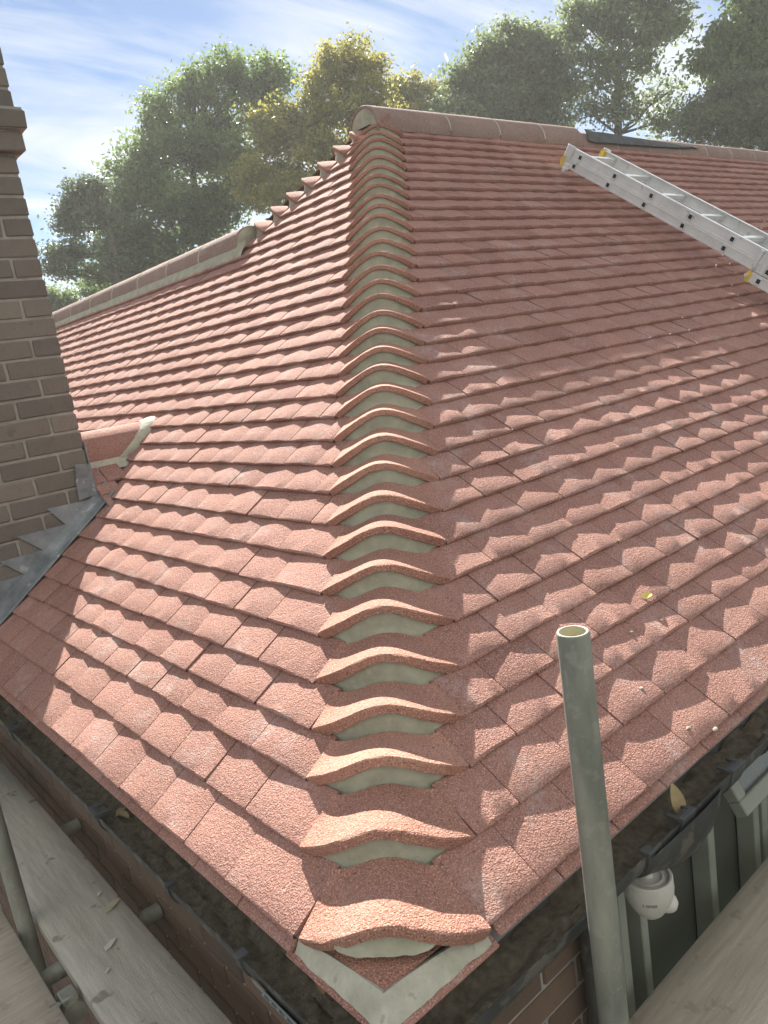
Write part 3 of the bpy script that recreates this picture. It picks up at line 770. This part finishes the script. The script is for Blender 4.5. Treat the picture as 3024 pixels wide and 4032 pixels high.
# scraps lying on the grey board
def scrap(name, u, v, L, w, a, m, label, cat):
    r = ray(u, v); p = CAM_P + r*((BZ+.0215-CAM_P[2])/r[2]); mb = MB()
    R = np.array([[math.cos(a), -math.sin(a), 0], [math.sin(a), math.cos(a), 0], [0, 0, 1]])
    o2 = [(-L, -w*.6), (-L*.3, -w), (L, -w*.4), (L*.7, w*.8), (-L*.6, w)]
    mb.prism(o2, 0, .004, lambda a_, b_, h: tuple(p + R @ np.array([a_, b_, h]))); return tag(mb.build(name, m, None), label, cat)
scrap('plaster_chip', 434, 3720, .024, .010, .5, M_WHITE, 'largest white chip on the grey scaffold board', 'chip')
scrap('plaster_chip', 424, 3823, .011, .004, .6, M_WHITE, 'small white chip on the grey board near its crack', 'chip')
scrap('plaster_chip', 392, 3520, .009, .005, .4, M_WHITE, 'small white chip on the grey board beside the wood offcut', 'chip')
scrap('wood_offcut', 440, 3567, .032, .014, .35, M_STRIP, 'yellowish wood offcut on the grey scaffold board', 'offcut')
scrap('nail', 20, 3132, .018, .0015, .5, M_WHITE, 'thin pale nail on the grey board at the left edge', 'nail')

# ------------------------------------------------------------------ ladder
LQ = [3.80954, 2.13274, 1.8235, -0.03264, 0.62632, 0.28, 0.0582, 0.01717, 0.34903]
tl = LQ[4]; hd = LQ[3]
ln = np.array([0, -math.sin(tl), math.cos(tl)]); ldn = np.array([0, -math.cos(tl), -math.sin(tl)])
ldd = ldn*math.cos(hd) + np.array([1, 0, 0])*math.sin(hd); lee = np.cross(ln, ldd)
LO = np.array(LQ[:3]); PT, DH, SH, LW = LQ[5], LQ[6], LQ[7], LQ[8]
lad = empty('extension_ladder', tuple(LO), 'aluminium extension ladder with yellow end caps lying up the right roof slope', 'ladder')
LR = np.stack([ldd, lee, ln], 1)
def L3(a, e, n): return LO + ldd*a + lee*e + ln*n
def stile(e, n, a0, a1, hh, inner):
    """C-section rail with web and two flanges; square rung ends stand proud of the web"""
    mb = MB(); s = 1 if inner > 0 else -1
    mb.box(L3((a0+a1)/2, e, n), ((a1-a0)/2, .0012, hh), LR, bev=.0004)
    for q in (-1, 1): mb.box(L3((a0+a1)/2, e+s*.011, n+q*(hh-.002)), ((a1-a0)/2, .0105, .002), LR, bev=.0008)
    for q in (-1, 1): mb.box(L3((a0+a1)/2, e-s*.0022, n+q*(hh-.006)), ((a1-a0)/2, .0012, .005), LR, bev=.0006)
    return mb.build('stile', M_ALU, lad)
secs = [(0, -.10, 3.2, .0, .034), (1, -.10, 3.2, .003, .034), (2, -.0, 3.0, .006, .034)]
NA = [(-.085, 3.3), (-.105, 3.3), (5*PT-.055-SH*2, 3.3)]
for li in range(3):
    n = -li*DH; a0, a1 = NA[li]; a0 = a0 - li*0; hh = .0275 if li else .031; oe = .0  
    wl = LW
    for e, inner in ((0, 1), (wl, -1)):
        ee = e - (0.0035*li if inner > 0 else -0.0035*li)
        stile(ee, n, a0, a1, hh, inner)
        cb = MB()                                          # rounded end cap
        rows = []
        for q in np.radians(np.linspace(-90, 90, 11)):
            rows.append([L3(a0 - .012 - .016*math.cos(q), ee-.004*inner, n+math.sin(q)*(hh+.002)), L3(a0 - .012 - .016*math.cos(q), ee+.024*inner, n+math.sin(q)*(hh+.002)), L3(a0+.004, ee+.024*inner, n+math.sin(q)*(hh+.002)), L3(a0+.004, ee-.004*inner, n+math.sin(q)*(hh+.002))])
        ix = cb.grid(rows, closed=True)
        cb.build('end_cap', M_YEL, lad, smooth=True, angle=50)
    k0 = 0 if li < 2 else 5
    for k in range(k0, 12):
        a = k*PT - li*SH
        rb = MB()
        rb.box(L3(a, wl/2, n), (.013, wl/2+.004, .013), LR, bev=.002)
        ro = rb.build('rung', M_ALU, lad)
        for e, sg in ((0, -1), (wl, 1)):
            fb = MB(); ee = e + sg*.0035*li
            for (da, dn_, ea, en) in ((-.0135, 0, .002, .0155), (.0135, 0, .002, .0155), (0, -.0135, .0115, .002), (0, .0135, .0115, .002)):
                fb.box(L3(a+da, ee+sg*.0045, n+dn_), (ea, .003, en), LR)
            fb.box(L3(a, e+sg*(.0035*li+.0035), n), (.0115, .0015, .0115), LR)  # solid dark plate paints the shade of the hollow rung end
            co = fb.build('rung_collar', M_ALU, ro); co.data.materials.append(M_DARK)
            for f_ in list(co.data.polygons)[-6:]: f_.material_index = 1
# guide brackets
mb = MB(); mb.box(L3(-.09, -.006, .004), (.028, .006, .036), LR, bev=.003); mb.box(L3(-.085, LW+.006, .004), (.028, .006, .036), LR, bev=.003)
mb.box(L3(-.075, -.009, -DH-.022), (.022, .004, .018), LR, bev=.002); mb.box(L3(-.078, -.012, -DH-.042), (.012, .006, .012), LR, bev=.002)
for q in (0, .045): mb.box(L3(5*PT-.10+q*1.2, -.008, -.03), (.012, .006, .056), LR, bev=.003)
mb.build('guide_bracket', M_ALU, lad)
mb = MB(); mb.tube([L3(5*PT-.10-.01, -.004, -2*DH), L3(5*PT-.11, -.020, -2*DH)], .010, 6); mb.tube([L3(-.09, -.002, -DH+.012), L3(-.09, -.010, -DH+.012)], .007, 8); mb.build('bolt', M_ALU, lad)

# loose felt strip on the ridge
mb = MB(); r_ = []
for k, x in enumerate(np.linspace(4.60, 6.2, 40)):
    q = k/39; w_ = .075*(1-q)**.75+.012; nz = .008*mnoise.noise(Vector((x*5, 0, 0)))
    top = 2.172 - .045*q + nz*.5 + (.006 if q < .04 else 0); y0 = H-.105+.005*q
    if q > .86: top += .012*(1-abs(q-.92)/.08)
    r_.append([(x, y0-.002, top), (x, y0-.022-nz*.4, top-w_*.5), (x, y0-.036-nz, top-w_), (x, y0-.034-nz, top-w_-.003), (x, y0-.0, top-.003)])
mb.grid(r_, closed=True)
tag(mb.build('roofing_felt', M_FELT, None, smooth=True, fix=True, angle=35), 'loose dark strip of roofing felt draped along the ridge above the ladder', 'felt strip')
# crumbs of mortar and grit on the tiles
M_CRUMB = M_MORT
def crumb(x, y, r, k, label):
    mb = MB(); c = np.array([x, y, zs(y)+.000]); P_ = []
    for a in range(5):
        th_ = math.pi*(a+.0)/4; P_.append([c + .72*r*np.array([math.sin(th_)*math.cos(b)*1.5, math.sin(th_)*math.sin(b), math.cos(th_)*.6])*(1+.35*mnoise.noise(Vector((a*1.7+k*3, b*1.9, k)))) for b in np.linspace(0, 2*math.pi, 8, endpoint=False)])
    mb.grid(P_, closed=True); tag(mb.build('mortar_crumb', M_CRUMB, None, smooth=True), label, 'crumb')
for x, y, r, k, lab in ((.99, .214, .0055, 1, 'pale mortar crumb on the right slope just right of the open scaffold tube end'), (.875, .022, .006, 2, 'pale mortar crumb near the tail of the lowest course on the right slope'), (.93, -.006, .0085, 3, 'largest pale mortar crumb on the very edge of the right eaves'), (.866, .120, .006, 4, 'pale mortar crumb halfway up the second course on the right slope')): crumb(x, y, r, k, lab)

# ------------------------------------------------------------------ ground and trees
mb = MB(); rows = []
for x in np.linspace(-300, 400, 36):
    rows.append([(x, y, -3.0 + (0 if math.hypot(x-2, y-3) < 25 else .8*mnoise.noise(Vector((x*.02, y*.02, 0))))) for y in np.linspace(-300, 500, 40)])
mb.grid(rows); tag(mb.build('ground', M_GROUND, None, smooth=True, fix=True), kind='structure')

D2F = 3024/1659
def tree(name, D, blobs, trunk, mt, nleaf, lsize, label, cat='tree', group=None, limbs=True, droop=0., seedk=0, ragged=.35, dens=1., twigs=True):
    """crown built from many leaf faces gathered into sprays round limb ends; blobs give crown masses"""
    r = np.random.default_rng(100+seedk)
    px = D*D2F/(LENS/36*4032)
    fwd = -CAM_R[2]
    def at(u, v, dd=0.):
        q = ray(u*D2F, v*D2F); return CAM_P + q*((D+dd)/(q @ fwd))
    base = at(*trunk[0]); base[2] = -3.0
    top = at(*trunk[1])
    e = empty(name, tuple(base), label, cat, group)
    # crown masses
    cs = []
    for b in blobs:
        R = b[2]*px; cs.append((at(b[0], b[1], (b[3] if len(b) > 3 else r.uniform(-.5, .5))*R), R, b[4] if len(b) > 4 else 1.))
    w = np.array([(c[1]**2)*c[2] for c in cs]); w = w/w.sum()
    V = []; tints = []
    sprays = []
    for (c, R, dn), ww in zip(cs, w):
        ns = max(6, int(nleaf*1.55*ww/26))
        nsub = 20; subs = []
        for _ in range(nsub):                               # boughs: smaller masses gathered round the limb ends
            d = r.normal(0, 1, 3); d /= np.linalg.norm(d); d[2] = d[2]*.9+.1
            subs.append((c + d*R*(r.uniform(.02, 1.25)**.5), R*r.uniform(.12, .29)*(1+ragged*r.normal(0, .4)), r.normal(.45, .28)))
        for _ in range(ns):
            sc, sr, stn = subs[r.integers(nsub)]
            d = r.normal(0, 1, 3); d /= np.linalg.norm(d); rad = abs(sr)*(r.uniform(.05, 1)**.5)
            if r.random() < .13: rad *= r.uniform(1.2, 1.9)
            p = sc + d*rad*np.array([1, 1, .7]); sprays.append((p, stn, R))
    Vs = []; Ts = []
    for p, stn, R in sprays:
        nl = int(r.uniform(14, 38)*dens); sp = lsize*r.uniform(.9, 1.9); tb = stn + r.normal(0, .1)
        off = r.normal(0, 1, (nl, 3))*sp*np.array([1, 1, .65]); off[:, 2] -= droop*np.abs(r.normal(0, 1, nl))*sp*1.5
        n_ = r.normal(0, 1, (nl, 3)); n_[:, 2] += .5; n_ /= np.linalg.norm(n_, axis=1)[:, None]
        a_ = np.cross(n_, r.normal(0, 1, (nl, 3))); a_ /= np.linalg.norm(a_, axis=1)[:, None]; b_ = np.cross(n_, a_)
        if droop: a_ = a_*.35 + np.array([0, 0, -1])*.9; 
        L_ = lsize*.92*r.uniform(.6, 1.35, nl)[:, None]; W_ = L_*(.52 if not droop else .30)
        c_ = p + off
        Vs.append(np.stack([c_-a_*L_*.5, c_+b_*W_*.5+a_*L_*.08, c_+a_*L_*.5, c_-b_*W_*.5+a_*L_*.05], 1).reshape(-1, 3))
        Ts.append(np.repeat(np.clip(tb + r.normal(0, .18, nl), 0, 1), 4))
    Vs = np.concatenate(Vs); Ts = np.concatenate(Ts); nq = len(Vs)//4
    me = bpy.data.meshes.new('crown'); me.vertices.add(len(Vs)); me.vertices.foreach_set('co', Vs.astype(np.float32).ravel())
    me.loops.add(nq*4); me.loops.foreach_set('vertex_index', np.arange(nq*4, dtype=np.int32))
    me.polygons.add(nq); me.polygons.foreach_set('loop_start', np.arange(0, nq*4, 4, dtype=np.int32)); me.polygons.foreach_set('loop_total', np.full(nq, 4, dtype=np.int32))
    at_ = me.attributes.new('tint', 'FLOAT', 'POINT'); at_.data.foreach_set('value', Ts.astype(np.float32))
    me.materials.append(mt); me.update(calc_edges=True); me.validate()
    o = bpy.data.objects.new('crown', me); COL.objects.link(o); o.parent = e; o.matrix_parent_inverse = e.matrix_world.inverted()
    # trunk and limbs
    mb = MB(); hgt = top[2]-base[2]; r0 = max(.10, hgt*.022)
    pts = []; rs = []
    for q in np.linspace(0, 1, 12):
        p = base + (top-base)*q + np.array([mnoise.noise(Vector((q*3, seedk, 0))), mnoise.noise(Vector((q*3, seedk, 9))), 0])*hgt*.03
        pts.append(p); rs.append(r0*(1-q*.8)+.012)
    mb.tube(pts, rs, 9)
    for (c, R, dn) in cs:
        k = int(np.clip(np.argmin([np.linalg.norm(p-c) + max(0, p[2]-c[2]+R*.4)*2 for p in pts]), 2, 10)); p0 = pts[k]
        mid = p0*.45+c*.55 + r.normal(0, 1, 3)*R*.12 - np.array([0, 0, R*.15])
        rr = min(rs[k]*.55, .035+R*.035)
        mb.tube([p0, p0*.6+mid*.4, mid, c], [rr, rr*.85, rr*.6, rr*.35], 7)
        if twigs:
            for _ in range(7):
                d = r.normal(0, 1, 3); d[2] = abs(d[2])*.7; d /= np.linalg.norm(d); q = r.uniform(0, 1); s0 = mid*(1-q)+c*q
                en = c + d*R*.92; m2 = s0*.5+en*.5 + r.normal(0, 1, 3)*R*.10
                mb.tube([s0, m2, en], [rr*.38, rr*.25, rr*.08], 5)
    t_ = mb.build('trunk', M_BARK, e, smooth=True, fix=False, angle=180)
    return e
tg = 'trees beyond the roof'
tree('pine_tree', 27, [(170, 420, 26), (205, 412, 22), (150, 455, 22), (190, 450, 26, -.2), (215, 470, 24), (140, 490, 16), (165, 500, 16, .3, .7), (128, 545, 24), (160, 545, 20), (120, 578, 18), (150, 590, 16, 0, .6), (205, 530, 16, 0, .4), (185, 585, 14, 0, .4), (235, 560, 14, 0, .5)],
     [(246, 640), (215, 430)], M_PINE, 9000, .15, 'dark pine with an open crown beside the chimney', group=tg, seedk=1, ragged=.5)
tree('oak_tree', 30, [(265, 395, 42), (250, 460, 44), (300, 330, 44), (345, 260, 42), (330, 230, 26), (320, 400, 60), (300, 520, 50), (240, 580, 40), (300, 590, 40), (370, 560, 44), (440, 440, 56), (395, 330, 66), (400, 220, 50), (430, 165, 40), (480, 150, 38), (475, 240, 60), (530, 165, 36), (580, 150, 30), (610, 175, 26), (555, 210, 44), (470, 330, 66), (390, 430, 62), (300, 480, 56), (270, 545, 46), (340, 545, 50), (430, 500, 50), (500, 430, 50), (240, 520, 36), (520, 360, 40), (470, 480, 40), (560, 250, 36), (210, 590, 30)],
     [(380, 640), (420, 220)], M_OAK, 34000, .21, 'broad dark green oak left of the roof apex', group=tg, seedk=2)
tree('yellowing_tree', 26, [(720, 130, 34), (770, 125, 36), (690, 165, 30), (820, 150, 28), (740, 185, 44), (800, 200, 34), (690, 230, 40), (620, 260, 46), (580, 300, 36), (640, 320, 52), (580, 370, 46), (700, 290, 44), (600, 420, 50), (540, 400, 36), (560, 260, 24), (660, 390, 40), (760, 245, 40), (820, 235, 30), (720, 340, 44)],
     [(738, 420), (748, 150)], M_YLW, 22000, .155, 'yellow green tree turning autumn gold behind the roof apex', group=tg, seedk=3)
tree('yellowing_tree', 31, [(880, 185, 24), (905, 205, 22), (860, 210, 22), (935, 200, 20), (900, 235, 26), (945, 228, 18)],
     [(890, 330), (890, 190)], M_YLW, 6000, .15, 'small golden tree between the yellow tree and the grey oak', group=tg, seedk=4)
tree('oak_tree', 29, [(990, 165, 28), (1010, 215, 34), (1050, 120, 36), (1040, 185, 44), (1100, 75, 30), (1105, 130, 44), (1110, 200, 46), (1165, 95, 34), (1160, 160, 46), (1170, 225, 40), (1215, 130, 34), (1220, 190, 38), (1060, 240, 36), (990, 245, 28), (1000, 265, 26), (1100, 262, 30), (1150, 268, 28), (1200, 262, 28), (960, 225, 20)],
     [(1130, 360), (1125, 120)], M_OAKG, 22000, .19, 'rounded grey green oak above the middle of the ridge', group=tg, seedk=5)
tree('oak_tree', 27, [(1260, 30, 36), (1240, 75, 28), (1310, 20, 40), (1360, 0, 40), (1410, 25, 40), (1450, 15, 34), (1330, 70, 40), (1390, 80, 38), (1440, 70, 34), (1270, 120, 30), (1330, 130, 36), (1390, 140, 28), (1290, 180, 30, 0, .7), (1345, 190, 30, 0, .7), (1270, 235, 30, 0, .7), (1330, 250, 34), (1400, 230, 30, 0, .7), (1440, 200, 26, 0, .5), (1470, 60, 20), (1450, 260, 34), (1240, 20, 20), (1330, -40, 60), (1420, -40, 50)],
     [(1290, 360), (1340, 40)], M_OAKG, 14500, .18, 'tall open oak with visible limbs reaching above the frame', group=tg, seedk=6, ragged=.45)
tree('oak_tree', 25, [(1625, 30, 40), (1655, 70, 40), (1590, 85, 34), (1550, 110, 32), (1600, 130, 40), (1650, 140, 44), (1520, 135, 22), (1680, 30, 44), (1560, 160, 28), (1700, 100, 50), (1640, -20, 40), (1690, 180, 40)],
     [(1680, 360), (1650, 60)], M_OAK, 15000, .20, 'dark green oak cut by the right edge of the photo', group=tg, seedk=7)
tree('conifer_tree', 23, [(1560, 220, 40), (1600, 200, 40), (1640, 220, 40), (1580, 260, 40), (1630, 270, 44), (1530, 255, 30), (1500, 240, 24), (1680, 240, 44), (1520, 285, 30), (1590, 300, 40), (1480, 275, 26), (1660, 310, 44)],
     [(1600, 400), (1605, 180)], M_CON, 15000, .13, 'fine leaved greyish conifer low at the right behind the ridge', group=tg, seedk=8, droop=0.)
tree('shrub', 33, [(115, 648, 24), (150, 650, 22), (190, 628, 20), (225, 618, 22), (135, 680, 26), (95, 665, 24), (250, 640, 30)],
     [(150, 720), (150, 660)], M_OAK, 5000, .17, 'low green bush behind the far end of the left ridge', 'shrub', seedk=9)

# ------------------------------------------------------------------ thin haze volume added to imitate lens glare
mb = MB(); mb.box((20, 25, 10), (95, 100, 14.2)); hz = mb.build('haze', M_GROUND, None)
hm = bpy.data.materials.new('glare_haze'); hm.use_nodes = True; HT = NT(hm.node_tree)
for n in list(HT.n): HT.n.remove(n)
pvn = HT.add('ShaderNodeVolumePrincipled', ins={'Color': (1, 1, 1, 1), 'Density': .0017, 'Anisotropy': .15})
HT.l.new(pvn.outputs[0], HT.add('ShaderNodeOutputMaterial').inputs['Volume'])
hz.data.materials.clear(); hz.data.materials.append(hm); tag(hz, kind='stuff')
